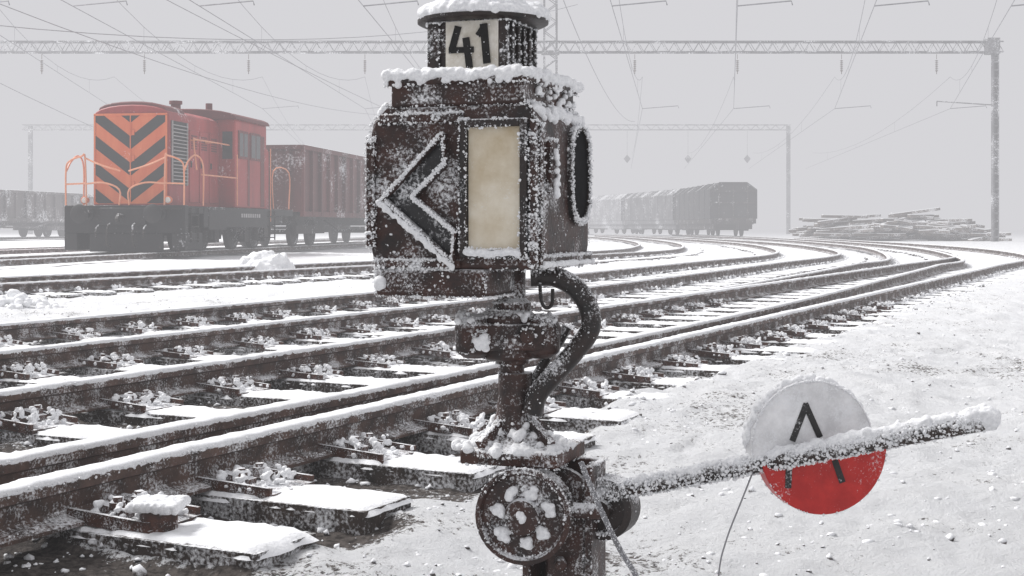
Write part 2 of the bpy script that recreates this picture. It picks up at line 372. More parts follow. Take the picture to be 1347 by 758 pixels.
def sleepers(path,parent,s0,n,step=.1,sp=.6):
    for k,(p,t) in enumerate(frames(path,[s0+sp*k for k in range(n)],step)):
        a=math.atan2(-t[0],t[1])+random.uniform(-.012,.012); j=random.uniform(-.05,.05)
        o=mk('sleeper',sleeps[0],(p[0]+j*t[1],p[1]-j*t[0],ZB),a+(PI if k%2 else 0),parent)
        c=bpy.data.objects.new('snow_slab',slabs[k*5%6]); C.objects.link(c); c.parent=o; c.location=(0,0,0)
def put_clips(rail,parent,s0,n,step=.1,sp=.6,offset=0,maxn=24):
    rest=[]
    for k,(p,t) in enumerate(frames(rail,[s0+sp*k for k in range(n)],step)):
        a=math.atan2(-t[0],t[1])
        for sd in (0,1):
            if k<maxn:
                o=mk('rail_clip',clips[(k*5+sd*2+offset)%6],(p[0],p[1],ZB+.002),a+PI*sd+random.uniform(-.06,.06),parent); o.scale=(1.0,random.choice((-1,1))*random.uniform(.9,1.08),random.uniform(.85,1.1))
            else:
                for q in range(9):
                    x=random.uniform(.06,.19)*(1-2*sd); y=random.uniform(-.08,.08); rest.append((p[0]+x*t[1]+y*t[0],p[1]-x*t[0]+y*t[1],ZB+.022+random.uniform(0,.022)))
    return rest
gs0=.3
T1=thing('railway_track','nearest railway track with snow capped rails and turnout blades, running beside the switch stand','railway track')
rA=rail_mesh(A,T1); rA2=rail_mesh(A2,T1); rB=rail_mesh(B,T1); rB2=rail_mesh(B2,T1)
hoar(A,rA,10000); hoar(A2,rA2,3500); hoar(B,rB,5000)
T1c=offs(A,.7175)
sleepers(T1c,T1,gs0,90)
rest=put_clips(A,T1,gs0,60,maxn=24); rest+=put_clips(B,T1,gs0,60,offset=2,maxn=24)
tag(clumps('rail_clip',rest,.008+.010*np.random.rand(len(rest)),'snow',T1),kind='stuff')
T2=thing('railway_track','second railway track from the camera, curving left in the distance','railway track')
rC=rail_mesh(offs(Cc,-.7175),T2); rD=rail_mesh(offs(Cc,.7175),T2); hoar(offs(Cc,-.7175),rC,2500,14)
sleepers(Cc,T2,gs0,90)
rest=put_clips(offs(Cc,-.7175),T2,gs0,60,offset=1,maxn=24)+put_clips(offs(Cc,.7175),T2,gs0,60,offset=3,maxn=24)
tag(clumps('rail_clip',rest,.008+.010*np.random.rand(len(rest)),'snow',T2),kind='stuff')
for c,lab in ((Ec,'third railway track from the camera, passing in front of the small snow mound and locomotive'),):
    T=thing('railway_track',lab,'railway track'); rail_mesh(offs(c,-.7175),T); rail_mesh(offs(c,.7175),T); sleepers(c,T,2.,80)
    rest=put_clips(offs(c,-.7175),T,2.,60,maxn=0)+put_clips(offs(c,.7175),T,2.,60,maxn=0)
    tag(clumps('rail_clip',rest,.010+.012*np.random.rand(len(rest)),'snow',T),kind='stuff')
for c,lab in ((Gc,'railway track that the red locomotive stands on'),(Hc,'railway track just behind the red locomotive'),(Ic,'farthest left railway track under the faded low wagon')):
    T=thing('railway_track',lab,'railway track'); rail_mesh(offs(c,-.7175),T); rail_mesh(offs(c,.7175),T)

# ---------------------------------------------------------------- ground sheet
def vn(x,y,seed=0):
    xi=np.floor(x).astype(np.int64); yi=np.floor(y).astype(np.int64); xf=x-xi; yf=y-yi
    u=xf*xf*(3-2*xf); v=yf*yf*(3-2*yf)
    def h(a,b):
        k=(a*374761393+b*668265263+seed*974634777)&0xffffffff; k=((k^(k>>13))*1274126177)&0xffffffff; return ((k^(k>>16))&0xffff)/65535.
    return (h(xi,yi)*(1-u)+h(xi+1,yi)*u)*(1-v)+(h(xi,yi+1)*(1-u)+h(xi+1,yi+1)*u)*v
def grow(start,step,fac,end):
    o=[];x=start
    while abs(x)<end: x+=step; step*=fac; o.append(x)
    return o
xs=np.arange(-4.5,4.5,.022); xs=np.concatenate([np.array(grow(-4.5,-.022,1.05,900))[::-1],xs,grow(4.5,.022,1.045,900)])
ys=np.arange(2.0,8.5,.022); ys=np.concatenate([np.array(grow(2.,-.04,1.12,80))[::-1],ys,grow(8.5,.022,1.016,1300)])
X,Y=np.meshgrid(xs,ys); 
def gz(X,Y):
    dx=X-P0[0];dy=Y-P0[1]; s=dx*tt[0]+dy*tt[1]; off=dx*nn[0]+dy*nn[1]
    a_=.866*X+.5*Y; b_=-.5*X+.866*Y
    z=.04*(vn(X*.5,Y*.5,1)-.5)+.026*(vn(a_*1.7,b_*1.7,2)-.5)+.022*(vn(X*4.3,Y*4.3,3)-.5)+.022*(vn(a_*11,b_*11,4)-.5)+.017*(vn(X*27,Y*27,5)-.5)
    dn=vn(a_*3.1+5,b_*2.3,14); z=z-.016*np.clip((dn-.62)/.12,0,1)*(off<-.9)
    near=np.clip((24-s)/6,0,1)
    edge=-.40-.25*np.clip((3.2-s)/1.2,0,1)+.18*(vn(s*1.3,s*0,31)-.5)
    bed=np.clip((off-edge)/.10,0,1)*np.clip((4.8-off)/.3,0,1)*near
    ph=((s-(gs0+S0))/.6)%1; gap=np.clip((np.minimum(ph,1-ph)*.6-.11)/.05,0,1)
    fill=np.clip(.3+.7*(s-.5)/5,0,1)*np.clip((vn(X*1.6,Y*1.6,41)-.35)*2.2,0,1)
    z1=-(.056-.036*fill)*gap-.024*(1-gap)+.6*z+ZB
    side=.052*np.clip((s-1.8)/1.5,0,1)*np.clip((-off-.1)/.2,0,1)*np.clip((1.6+off)/.5,0,1)
    zz=(z+side)*(1-bed)+z1*bed
    b3=np.clip(1-np.abs(np.abs(off-9.5))/1.5,0,1)*np.clip((30-s)/6,0,1); zz=zz-.02*np.clip(b3*3,0,1)
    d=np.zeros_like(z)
    d+=bed*gap*np.clip(.92-Y/22,.4,1)*(1-.7*fill)  # shade in the sleeper gaps painted in together with the bare ballast
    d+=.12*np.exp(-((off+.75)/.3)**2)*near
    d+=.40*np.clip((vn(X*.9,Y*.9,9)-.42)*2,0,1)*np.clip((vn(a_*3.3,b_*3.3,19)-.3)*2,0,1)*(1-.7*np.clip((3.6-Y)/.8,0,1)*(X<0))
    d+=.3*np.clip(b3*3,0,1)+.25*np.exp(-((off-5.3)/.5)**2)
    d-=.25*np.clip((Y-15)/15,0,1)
    return zz,d
Z,D=gz(X,Y)
nx,ny=len(xs),len(ys)
a=(np.arange(ny-1)[:,None]*nx+np.arange(nx-1)[None]).ravel(); f=np.stack([a,a+1,a+nx+1,a+nx],1)
g=tri_mesh('snowy_ground',np.stack([X.ravel(),Y.ravel(),Z.ravel()],1),f,'ground'); tag(g,'snow covered yard ground with dark ballast showing through','ground',kind='structure')
at_=g.data.attributes.new('dirt_and_shade','FLOAT','POINT'); at_.data.foreach_set('value',D.ravel().astype(np.float32))
def scat(n,fx,y0,y1,pw=1.):
    y=y0+(y1-y0)*np.random.rand(n)**pw; x=(np.random.rand(n)*2-1)*y*.5; return x,y
n=9000; s=np.random.rand(n)**1.4*18-3; o_=np.random.rand(n)*5.3-.5
x=P0[0]+tt[0]*s+nn[0]*o_; y=P0[1]+tt[1]*s+nn[1]*o_; z,_=gz(x,y)
tag(clumps('ballast_stones',np.stack([x,y,z],1),.006+.013*np.random.rand(n)**2,'stone',None,.4),'loose ballast stones dusted with snow between the sleepers','ballast',kind='stuff')
n=9000; x,y=scat(n,0,2.2,16,1.3); z,_=gz(x,y); keep=(vn(x*1.3,y*1.3,21)+vn(x*5,y*5,22))>1.0; x,y,z=x[keep],y[keep],z[keep]
tag(clumps('snow_clods',np.stack([x,y,z-.001],1),.003+.011*np.random.rand(len(x))**3,'snow',None,.5,(1,1,.55)),'small crusty snow clods scattered over the yard','snow clods',kind='stuff')
n=9000; x,y=scat(n,0,2.2,22,1.2); z,dd_=gz(x,y); keep=(np.random.rand(n)<.3+2.2*np.clip(dd_,0,1)); x,y,z=x[keep],y[keep],z[keep]; n=len(x)
tag(clumps('gravel',np.stack([x,y,z+.001],1),.002+.009*np.random.rand(n)**3,'stone',None,.45),'dark gravel specks lying on the snow','gravel',kind='stuff')

# ---------------------------------------------------------------- switch lantern (number 41)
LR=Vector((-.046,2.173,0)); yaw=-R(20)
lan=thing('switch_lantern','frosted rusty switch lantern numbered 41 with opal window, on top of the switch stand','lantern',LR,yaw)
def fu(px,py):
    k=(px-CX)/F; t=(.035-2*k)/(.94+.342*k); return (.135-t, CH+(HZ-py)*(2+.342*t)/F)
H=[]
mb=MB()
vs=[];
for (u0,u1,v0,v1,z_) in ((-.127,.130,-.133,.133,.706),(-.135,.135,-.133,.135,.74),(-.135,.135,-.133,.135,.905),(-.131,.133,-.133,.130,.928),(-.108,.122,-.131,.112,.955)):
    vs+=[(u0,v0,z_),(u1,v0,z_),(u1,v1,z_),(u0,v1,z_)]
fs=[(3,2,1,0),(16,17,18,19)]
for r_ in range(4):
    for k in range(4): fs.append((r_*4+k,r_*4+(k+1)%4,(r_+1)*4+(k+1)%4,(r_+1)*4+k))
mb.add(vs,fs); o=mb.build('housing','rust',lan,bevel=.007,ang=20); H.append(o)
mb=MB(); mb.b(-.124,.055,-.135,.03,.664,.706); o=mb.build('lower_skirt','rust',lan,bevel=.006); H.append(o)
mb=MB(); mb.b(-.098,.118,-.136,.106,.95,.992); mb.b(-.106,.124,-.142,.112,.983,.997); o=mb.build('lid','rust',lan,bevel=.005); H.append(o)
def fplate(v0): return Matrix(((1,0,0,0),(0,0,-1,v0),(0,1,0,0),(0,0,0,1)))
mb=MB()
wu0,wu1=.03,.112; wz0,wz1=.736,.917
for (a0,a1,b0,b1) in ((wu0-.012,wu0-.001,wz0-.012,wz1+.012),(wu1+.001,wu1+.012,wz0-.012,wz1+.012),(wu0-.001,wu1+.001,wz1,wz1+.012),(wu0-.001,wu1+.001,wz0-.012,wz0)):
    mb.b(a0,a1,-.146,-.132,b0,b1)
fr=mb.build('window_frame','rustdark',lan,bevel=.002); H.append(fr)
mb=MB(); mb.b(wu0,wu1,-.137,-.1335,wz0,wz1); mb.build('opal_window','opal',lan,smooth=False)
mb=MB()
mb.b(-.137,-.124,-.141,-.132,.74,.905); mb.b(-.115,wu0-.013,-.141,-.132,.926,.940); mb.b(-.122,wu0-.013,-.141,-.132,.708,.720); mb.b(.127,.138,-.141,-.132,.712,.925)
for (u_,z_) in ((-.130,.755),(-.130,.895),(.132,.74),(.132,.90),(-.02,.933),(-.05,.714)): mb.cyl((u_,-.146,z_),(u_,-.14,z_),.005,8)
o=mb.build('face_border','rust',lan,bevel=.002); H.append(o)
arrow_px=[(586,176),(508,262),(598,345),(601,306),(546,260),(589,216)]
ap=[fu(*p) for p in arrow_px]; ap=ap[::-1]
mb=MB(); mb.prism(ap,fplate(-.1325),.003); mb.build('arrow_panel','blackglass',lan,smooth=False)
mb=MB()
for i in range(6):
    p=ap[i];q=ap[(i+1)%6]; mb.bar((p[0],-.1405,p[1]),(q[0],-.1405,q[1]),.006,.016,Vector((0,1,0)))
ar=mb.build('arrow_rim','rust',lan,bevel=.001)
n=3000; ii=np.random.choice([0,1,3,4,2,5],n,p=[.22,.3,.16,.24,.04,.04]); app=np.array([(p[0],p[1]) for p in ap]); u=np.random.rand(n,1)
q=app[ii]+(app[(ii+1)%6]-app[ii])*u; P=np.stack([q[:,0]+np.random.randn(n)*.0014,-.148+np.random.randn(n)*.0012,q[:,1]+np.random.randn(n)*.0014+.001],1)
clumps('frost_crystals',P,.0007+.0016*np.random.rand(n)**2,'frost',ar)
p0_,p1_=fu(503,266),fu(600,352); bl=[]
for k in range(60):
    t=k/59; bl.append(((p0_[0]+(p1_[0]-p0_[0])*t+random.uniform(-.002,.002),-.148,p0_[1]+(p1_[1]-p0_[1])*t+random.uniform(-.002,.002)),random.uniform(.0028,.005)))
snow_mass('snow_ridge',bl,lan,.0020,.004)
mx=Matrix(((0,0,1,.133),(1,0,0,.068),(0,1.,0,.852),(0,0,0,1)))
def oval(a,b,n=28,e=3.0):
    out=[]
    for k in range(n):
        t=2*PI*k/n; c,s_=math.cos(t),math.sin(t); out.append((a*abs(c)**(2/e)*(1 if c>0 else -1),b*abs(s_)**(2/e)*(1 if s_>0 else -1)))
    return out
oo=oval(.052,.078); oi=oval(.046,.072)
mb=MB(); vs=[];fs=[]
for rr_,zz_ in ((oo,.0),(oo,.010),(oi,.010),(oi,.003)):
    vs+=[mx@Vector((p[0],p[1],zz_)) for p in rr_]
for r_ in range(3):
    for k in range(28): fs.append((r_*28+k,r_*28+(k+1)%28,(r_+1)*28+(k+1)%28,(r_+1)*28+k))
mb.add(vs,fs); hood=mb.build('lens_hood','rustdark',lan); H.append(hood)
mb=MB(); mb.prism(oi,mx,.005); mb.build('side_lens','void',lan,smooth=False)
mb=MB(); mb.b(.132,.142,-.128,-.118,.712,.92); mb.b(.132,.140,-.118,.13,.712,.726); mb.b(.132,.144,-.09,-.06,.82,.9); o=mb.build('side_frame','rust',lan,bevel=.002); H.append(o)
mb=MB(); mb.b(-.066,.066,-.066,.066,.995,1.088); mb.b(-.072,.072,-.072,.072,.995,1.004)
for k in range(5): mb.b(.064,.071,-.055+k*.026,-.047+k*.026,1.008,1.086)
mb.b(-.066,-.045,-.071,-.064,1.008,1.086); mb.b(.053,.066,-.071,-.064,1.008,1.086)
nb=mb.build('number_box','rustdark',lan,bevel=.002)
P=edge_pts(nb.data,1500); P=np.concatenate([P,surf_pts(nb.data,900,.1)]); P=P[~((P[:,1]<-.06)&(P[:,0]>-.04)&(P[:,0]<.055)&(P[:,2]>1.006)&(P[:,2]<1.084))]
clumps('frost_crystals',P,.0008+.0022*np.random.rand(len(P))**3,'frost',nb)
mb=MB(); mb.b(-.035,.052,-.0695,-.0655,1.004,1.0865); pn=mb.build('number_panel','panelwhite',lan,smooth=False)
mb=MB(); y_=-.0712
tilt=Matrix.Rotation(R(-4),4,'Y')
def tp(a): v=tilt@Vector((a[0]-.008,0,a[1]-1.046)); return (v.x+.008,y_,v.z+1.046)
def st(a,b_,w_=.0108): mb.bar(tp(a),tp(b_),w_,.0025,Vector((0,1,0)))
st((-.011,1.080),(-.0245,1.044)); y_=-.0716; st((-.029,1.0445),(.012,1.0415),.009); y_=-.0720; st((.0005,1.061),(.0035,1.014),.0108)
st((.031,1.079),(.0325,1.018),.0118); y_=-.0716; st((.032,1.076),(.020,1.062),.0085); 
mb.build('number_41','digit',pn,smooth=False)
n=90; P=np.stack([-.035+.087*np.random.rand(n),np.full(n,-.0735),1.004+.0825*np.random.rand(n)**2.5],1); clumps('frost_crystals',P,.0004+.0009*np.random.rand(n)**3,'frost',pn)
mb=MB(); mb.lathe([(.02,1.088),(.098,1.088),(.104,1.091),(.104,1.096),(.02,1.104)],n=40); cap=mb.build('cap','rustdark',lan)
bl=[]
for k in range(60):
    t=2*PI*k/60; rr_=.095+random.uniform(-.003,.003); bl.append(((rr_*math.cos(t),rr_*math.sin(t),1.102+random.uniform(-.002,.002)),random.uniform(.009,.0115)))
for k in range(160):
    t=random.uniform(0,2*PI); rr_=.09*math.sqrt(random.random()); bl.append(((rr_*math.cos(t),rr_*math.sin(t),1.105+.012*(1-(rr_/.1)**2)),random.uniform(.012,.0145)))
cs=snow_mass('snow_cap',bl,lan,.0028,.006)
bl=[]
for i in range(22):
    for j in range(22):
        u=-.103+.225*i/21; v=-.139+.248*j/21
        if abs(u)<.06 and abs(v)<.06: continue
        bl.append(((u+random.uniform(-.003,.003),v+random.uniform(-.003,.003),.997+random.uniform(-.002,.003)+.004*mn.noise(Vector((u*20,v*20,0)))),random.uniform(.007,.0105)))
for k in range(22):
    u=random.uniform(-.104,.12); bl.append(((u,-.142,.990+random.uniform(-.008,.004)),random.uniform(.003,.006)))
for k in range(60):
    q_=random.random(); v=random.uniform(-.125,.12); bl.append(((.121+.012*(1-q_),v,.930+.022*q_+random.uniform(0,.003)),random.uniform(.004,.008)))
    if k%2: bl.append(((.122,v*.85,.96+.03*random.random()),random.uniform(.003,.006)))
for k in range(60):
    q_=random.random(); bl.append(((-.131+.022*q_,-.128+.24*random.random(),.930+.022*q_+random.uniform(0,.003)),random.uniform(.004,.008)))
snow_mass('snow_cap',bl,lan,.0028,.006)
bl=[((wu0+(wu1-wu0)*k/17,-.148,wz0-.005+random.uniform(-.002,.002)),random.uniform(.004,.007)) for k in range(18)]
snow_mass('snow_lumps',bl,lan,.0025,.003)
bl=[((.148,-.074+random.uniform(-.008,.008),.815+.075*random.random()),random.uniform(.003,.0055)) for k in range(22)]
snow_mass('snow_lumps',bl,lan,.0025,.003)
bl=[((.145,-.12+.24*k/22,.7135),random.uniform(.003,.006)) for k in range(23)]
snow_mass('snow_lumps',bl,lan,.0025,.003)
snow_mass('snow_lumps',[((-.113,-.142,.685),.010),((-.116,-.140,.680),.008),((-.110,-.141,.681),.007)],lan,.0025,.003)
frost(H,lan,60,2200,.0007,.0026,up=.2,thr=-.3,fs=22,spread=1.8)
frost([H[0],H[1],H[2],H[4]],lan,1000,500,.0007,.0028,up=.1,thr=.18,fs=12)

# ---------------------------------------------------------------- switch stand
SR=Vector((.005,2.17,0)); sk=2.17/F
std=thing('switch_stand','rusty frost covered switch stand with pulley and long counterweight lever, under the lantern','switch stand',SR)
def sp(px,py,dy=0): p=at(px,py,2.17+dy); return p-SR
def sz(py): return CH+(HZ-py)*sk
S=[]
mb=MB(); mb.lathe([(.019,sz(560)),(.019,sz(480)),(.026,sz(478)),(.026,sz(470)),(.02,sz(468)),(.02,sz(412)),(.03,sz(408)),(.03,sz(398)),(.021,sz(392)),(.021,sz(340))],Matrix.Translation((sp(674,0).x,0,0)),20); o=mb.build('spindle','rust',std); S.append(o)
cx=sp(668,0).x
mb=MB(); mb.lathe([(.03,sz(474)),(.044,sz(470)),(.046,sz(415)),(.034,sz(407))],Matrix.Translation((cx,0,0)),20)
for dx,r_ in ((-.052,.030),(.052,.030)):
    mb.lathe([(.016,sz(470)),(r_,sz(462)),(r_+.002,sz(430)),(r_-.006,sz(416)),(.01,sz(412))],Matrix.Translation((cx+dx,-.014,0)),16)
mb.b(cx-.055,cx+.055,-.05,-.03,sz(458),sz(424)); mb.cyl((cx-.04,-.06,sz(440)),(cx-.04,-.03,sz(440)),.012,6); mb.cyl((cx+.03,-.065,sz(438)),(cx+.03,-.03,sz(438)),.013,6)
o=mb.build('clamp_collar','rust',std,bevel=.003); S.append(o)
CP=[(592,.086),(586,.084),(578,.060),(566,.040),(545,.031),(520,.027),(490,.027)]
mb=MB(); mb.lathe([(r_,sz(y_)) for y_,r_ in CP],Matrix.Translation((cx+.012,0,0)),28)
for k in range(4):
    t=PI/4+PI/2*k; mb.bar((cx+.012+.03*math.cos(t),.03*math.sin(t),sz(560)),(cx+.012+.075*math.cos(t),.075*math.sin(t),sz(584)),.012,.03)
o=mb.build('pedestal_cone','rust',std); S.append(o)
mb=MB(); m=Matrix.Translation((cx+.025,0,sz(594)))@Matrix.Rotation(-R(20),4,'Z'); mb.boxm(m,(.158,.15,.024)); o=mb.build('base_plate','rustplain',std,bevel=.003); S.append(o)
mb=MB()
mb.boxm(Matrix.Translation((.075,.03,.2))@Matrix.Rotation(-R(20),4,'Z'),(.12,.012,.4)); 
mb.boxm(Matrix.Translation((.03,-.01,.2))@Matrix.Rotation(-R(20),4,'Z'),(.012,.08,.4)); mb.boxm(Matrix.Translation((.125,-.03,.2))@Matrix.Rotation(-R(20),4,'Z'),(.012,.08,.4))
mb.boxm(Matrix.Translation((.08,-.045,.17))@Matrix.Rotation(-R(20),4,'Z'),(.06,.014,.34))
for (x_,z_) in ((.07,.36),(.1,.33),(.07,.25)): mb.cyl((x_,-.07,z_),(x_,-.04,z_),.010,6)
mb.cyl((.02,-.05,.335),(.13,-.085,.335),.012,10)
o=mb.build('post','rust',std,bevel=.002); S.append(o)
mb=MB(); mb.b(-.28,.34,-.06,.16,-.04,.02); o=mb.build('foot_plate','rustplain',std)
pc=sp(690,677,-.085); pm=Matrix.Translation(pc)@Matrix.Rotation(-R(12),4,'Z')@Matrix.Rotation(R(90),4,'X')
mb=MB(); mb.lathe([(.02,-.03),(.072,-.03),(.073,-.02),(.058,-.014),(.058,.0),(.073,.008),(.073,.018),(.066,.02),(.062,.012),(.028,.012),(.026,.026),(.012,.028)],pm,36)
mb.lathe([(.02,-.06),(.07,-.06),(.07,-.045),(.02,-.045)],Matrix.Translation((.035,.0,-.004))@pm,32)
o=mb.build('pulley_wheel','rust',std); S.append(o); pw=o
for k in range(7):
    t=2*PI*k/7+.3; bl=[]
    for q in range(9): bl.append((pm@Vector((.040*math.cos(t)+random.uniform(-.008,.008),.040*math.sin(t)+random.uniform(-.008,.008),.013+random.uniform(0,.005))),random.uniform(.003,.007)))
    snow_mass('snow_lump',bl,pw,.0020,.005)
snow_mass('snow_lump',[(pm@Vector((random.uniform(-.007,.007),random.uniform(-.004,.008),.028)),random.uniform(.003,.006)) for q in range(6)],pw,.0020,.005)
hc=sp(797,668,-.03); hm=Matrix.Translation(hc)@Matrix.Rotation(-R(25),4,'Z')@Matrix.Rotation(R(90),4,'X')
mb=MB(); mb.lathe([(.015,-.03),(.047,-.03),(.048,.015),(.038,.02),(.036,.012),(.016,.012),(.016,.03)],hm,28); mb.cyl(hc+Vector((-.07,.03,.0)),hc+Vector((0,.01,0)),.02,12)
o=mb.build('lever_hub','rustdark',std); S.append(o)
def curve(pts,n=6):
    P=[Vector(p) for p in pts]; P=[2*P[0]-P[1]]+P+[2*P[-1]-P[-2]]; out=[]
    for i in range(1,len(P)-2):
        a,b,c,d=P[i-1:i+3]
        for k in range(n):
            t=k/n; out.append(.5*((2*b)+(-a+c)*t+(2*a-5*b+4*c-d)*t*t+(-a+3*b-3*c+d)*t**3))
    return out+[P[-2]]
mb=MB()
mb.tube(curve([sp(x,y,-.03) for x,y in ((698,364),(728,364),(756,378),(774,404),(776,434),(755,464),(728,494),(708,518),(700,545))]),.0158,16)
mb.tube(curve([sp(x,y,.0) for x,y in ((746,430),(734,452),(718,474),(704,500),(696,520))]),.008,8)
pipe=mb.build('cable_pipe','rustdark',std); 
mb=MB(); mb.tube(curve([sp(x,y,-.05) for x,y in ((710,372),(712,395),(718,405),(726,400),(727,380))]),.0032,6); mb.build('hook','rustdark',std)
lv0=sp(778,652,-.03); lv1=sp(1300,551,-.22)
mb=MB(); d=lv1-lv0; mb.tube([lv0,lv0+d*.25,lv0+d*.6,lv0+d*.985,lv1],[.0135,.0130,.0140,.0160,.013],12); mb.ball(lv0+Vector((.0,0,-.006)),.03,2,(1,.8,.9))
lever=mb.build('lever_arm','leverfrost',std)
dd=2.04
tl=math.atan2(lv1.z-lv0.z,lv1.x-lv0.x)*.85
def dmat(px,py,dy): return Matrix.Translation(at(px,py,dd)-SR+Vector((0,dy,0)))@Matrix.Rotation(R(10),4,'Z')@Matrix.Rotation(R(90),4,'X')
dW=dmat(1072,588,.022); dR=dmat(1087,592,.019)
def halfd(sg,rd,n=34,cut=0.): return [(rd*math.cos(tl+sg*(cut+(PI-2*cut)*k/n)),rd*math.sin(tl+sg*(cut+(PI-2*cut)*k/n))) for k in range(n+1)]
mb=MB(); mb.prism(halfd(1,.096),dW@Matrix.Translation((0,0,-.026)),.030); wh=mb.build('white_half','discwhite',lever,bevel=.002,ang=30)
mb=MB(); mb.prism(halfd(-1,.1)[::-1],dR@Matrix.Translation((0,0,-.026)),.030); rh=mb.build('red_half','red',lever,bevel=.002,ang=30)
def dp(m_,cx_,cy_,px,py): return m_@Vector(((px-cx_)*dd/F,-(py-cy_)*dd/F,.0048))
mb=MB()
for a_,b_ in (((1063,533),(1043,582)),((1061,533),(1082,578))): mb.bar(dp(dW,1072,588,*a_),dp(dW,1072,588,*b_),.0092,.0018,Vector((0,1,0)))
mb.build('arrow_mark','black',lever,smooth=False)
for a_,b_ in (((1037,614),(1036,643)),((1101,608),(1112,638))): mb=MB(); mb.bar(dp(dR,1087,592,*a_),dp(dR,1087,592,*b_),.0095,.0018,Vector((0,1,0))); mb.build('stroke_mark','black',lever,smooth=False)
bl=[]
for k in range(190):
    t=.12+.88*k/189; g_=min(1,.55+.6*t); p=lv0+d*t; bl.append((p+Vector((random.uniform(-.002,.002),random.uniform(-.006,.004),.008+random.uniform(-.003,.004)+.003*mn.noise(Vector((t*25,0,0))))),random.uniform(.0065,.0115)*g_))
bl+=[(lv1,.018)]
snow_mass('snow_ridge',bl,lever,.0025,.007)
bl=[]
for k in range(60):
    a_=R(28)+R(150)*k/59; bl.append((dW@Vector((.097*math.cos(a_),.097*math.sin(a_),-.014+random.uniform(-.01,.008))),random.uniform(.004,.0075)))
snow_mass('snow_rim',bl,lever,.0025,.006)
n=4200; t=np.random.rand(n); base=np.array([lv0+d*float(q) for q in t]); ang=np.random.rand(n)*2*PI; rr_=.0138+np.random.rand(n)*.002
dn=np.array(d.normalized()); e1=np.cross(dn,[0,0,1]); e1/=np.linalg.norm(e1); e2=np.cross(e1,dn)
clumps('frost_crystals',base+e1*(rr_*np.cos(ang))[:,None]+e2*(rr_*np.sin(ang))[:,None],.0009+.0024*np.random.rand(n)**3,'frost',lever)
P=surf_pts(pipe.data,700,.95); clumps('frost_crystals',P,.0006+.0013*np.random.rand(len(P))**3,'frost',pipe)
P=np.concatenate([edge_pts(wh.data,900),edge_pts(rh.data,300)]); clumps('frost_crystals',P,.0007+.0018*np.random.rand(len(P))**2,'frost',lever)
bl=[]
for k in range(190):
    t=random.uniform(0,2*PI); r_=random.uniform(.034,.094)
    zz_=float(np.interp(r_,[.027,.031,.040,.060,.084],[sz(520),sz(545),sz(566),sz(578),sz(586)]))
    if mn.noise(Vector((math.cos(t)*2,math.sin(t)*2,r_*30)))<-.18: continue
    bl.append(((cx+.012+r_*math.cos(t),r_*math.sin(t)*.9,zz_+.002),random.uniform(.003,.009)))
snow_mass('snow_skirt',bl,std,.0025,.006)
bl=[]
for k in range(50): bl.append(((cx+random.uniform(-.078,.076),-.01+random.uniform(-.035,.03),sz(413)+random.uniform(-.012,.002)),random.uniform(.003,.007)))
for k in range(12): bl.append(((cx-.04+random.uniform(-.012,.012),-.062,sz(448)+random.uniform(-.01,.015)),random.uniform(.003,.006)))
snow_mass('snow_lumps',bl,std,.0025,.006)
snow_mass('snow_lump',[(sp(660+random.uniform(-4,4),366+random.uniform(-3,3),-.05),.009) for q in range(4)],std,.0025,.004)
frost(S,std,350,1200,.0007,.0025,up=.35,thr=-.1,fs=22,spread=1.4)
def cable(name,label,pts,r):
    mb=MB(); mb.tube(curve(pts,8),r,6); o=mb.build(name,'wire',None); return tag(o,label,'cable')
pw_=[at(764,608,2.02),at(790,670,2.0),at(815,722,1.99),at(845,775,1.98),at(880,880,1.98)]
pwo=cable('pull_wire','thick frosted pull wire slanting down from the switch stand to the ground',pw_,.0040)
P=surf_pts(pwo.data,900,.2); clumps('frost_crystals',P,.0005+.0006*np.random.rand(len(P))**2,'frost',pwo)
cable('thin_wire','thin wire hanging down from the counterweight lever',[at(990,622,2.05),at(975,660,2.05),at(955,712,2.06),at(945,760,2.07),at(938,880,2.1)],.0013)

o=MB(); o.boxm(Matrix.Translation((0,0,.035))@Matrix.Rotation(R(20),4,'Z'),(.085,.085,.12)); 
bp_=at(208,690,3.3); so_=thing('stub_block','rusty square stub block with thick snow cap beside the near rail','stub block',(bp_.x,bp_.y,0)); o.build('block','rustplain',so_,bevel=.006)
snow_mass('snow_cap',[((x_*.0125+random.uniform(-.004,.004),y_*.0125,.097+random.uniform(0,.006)),.013) for x_ in range(-4,5) for y_ in range(-4,5)],so_,.004,.008)

# ---------------------------------------------------------------- snow mounds
def mound(px,py,w_,h_,label,name='snow_mound'):
    Yd=CH*F/(py-HZ); X_=(px-CX)/F*Yd; bl=[]
    for k in range(80):
        a_=random.uniform(0,2*PI); r_=math.sqrt(random.random()); rr2=.12*h_+random.uniform(0,.14*h_)
        bl.append(((r_*math.cos(a_)*w_/2,r_*math.sin(a_)*w_/3,h_*.78*(1-r_**1.7)*random.uniform(.5,1)),rr2))
    o=snow_mass(name,bl,None,h_/18,h_*.25,'snow',_tex2); o.location=(X_,Yd,-.03); tag(o,label,'snow mound')
mound(350,363,.95,.5,'small lumpy snow mound beside the track in front of the red locomotive')
mound(16,404,.9,.2,'low snow mound at the left edge between the second and third tracks')

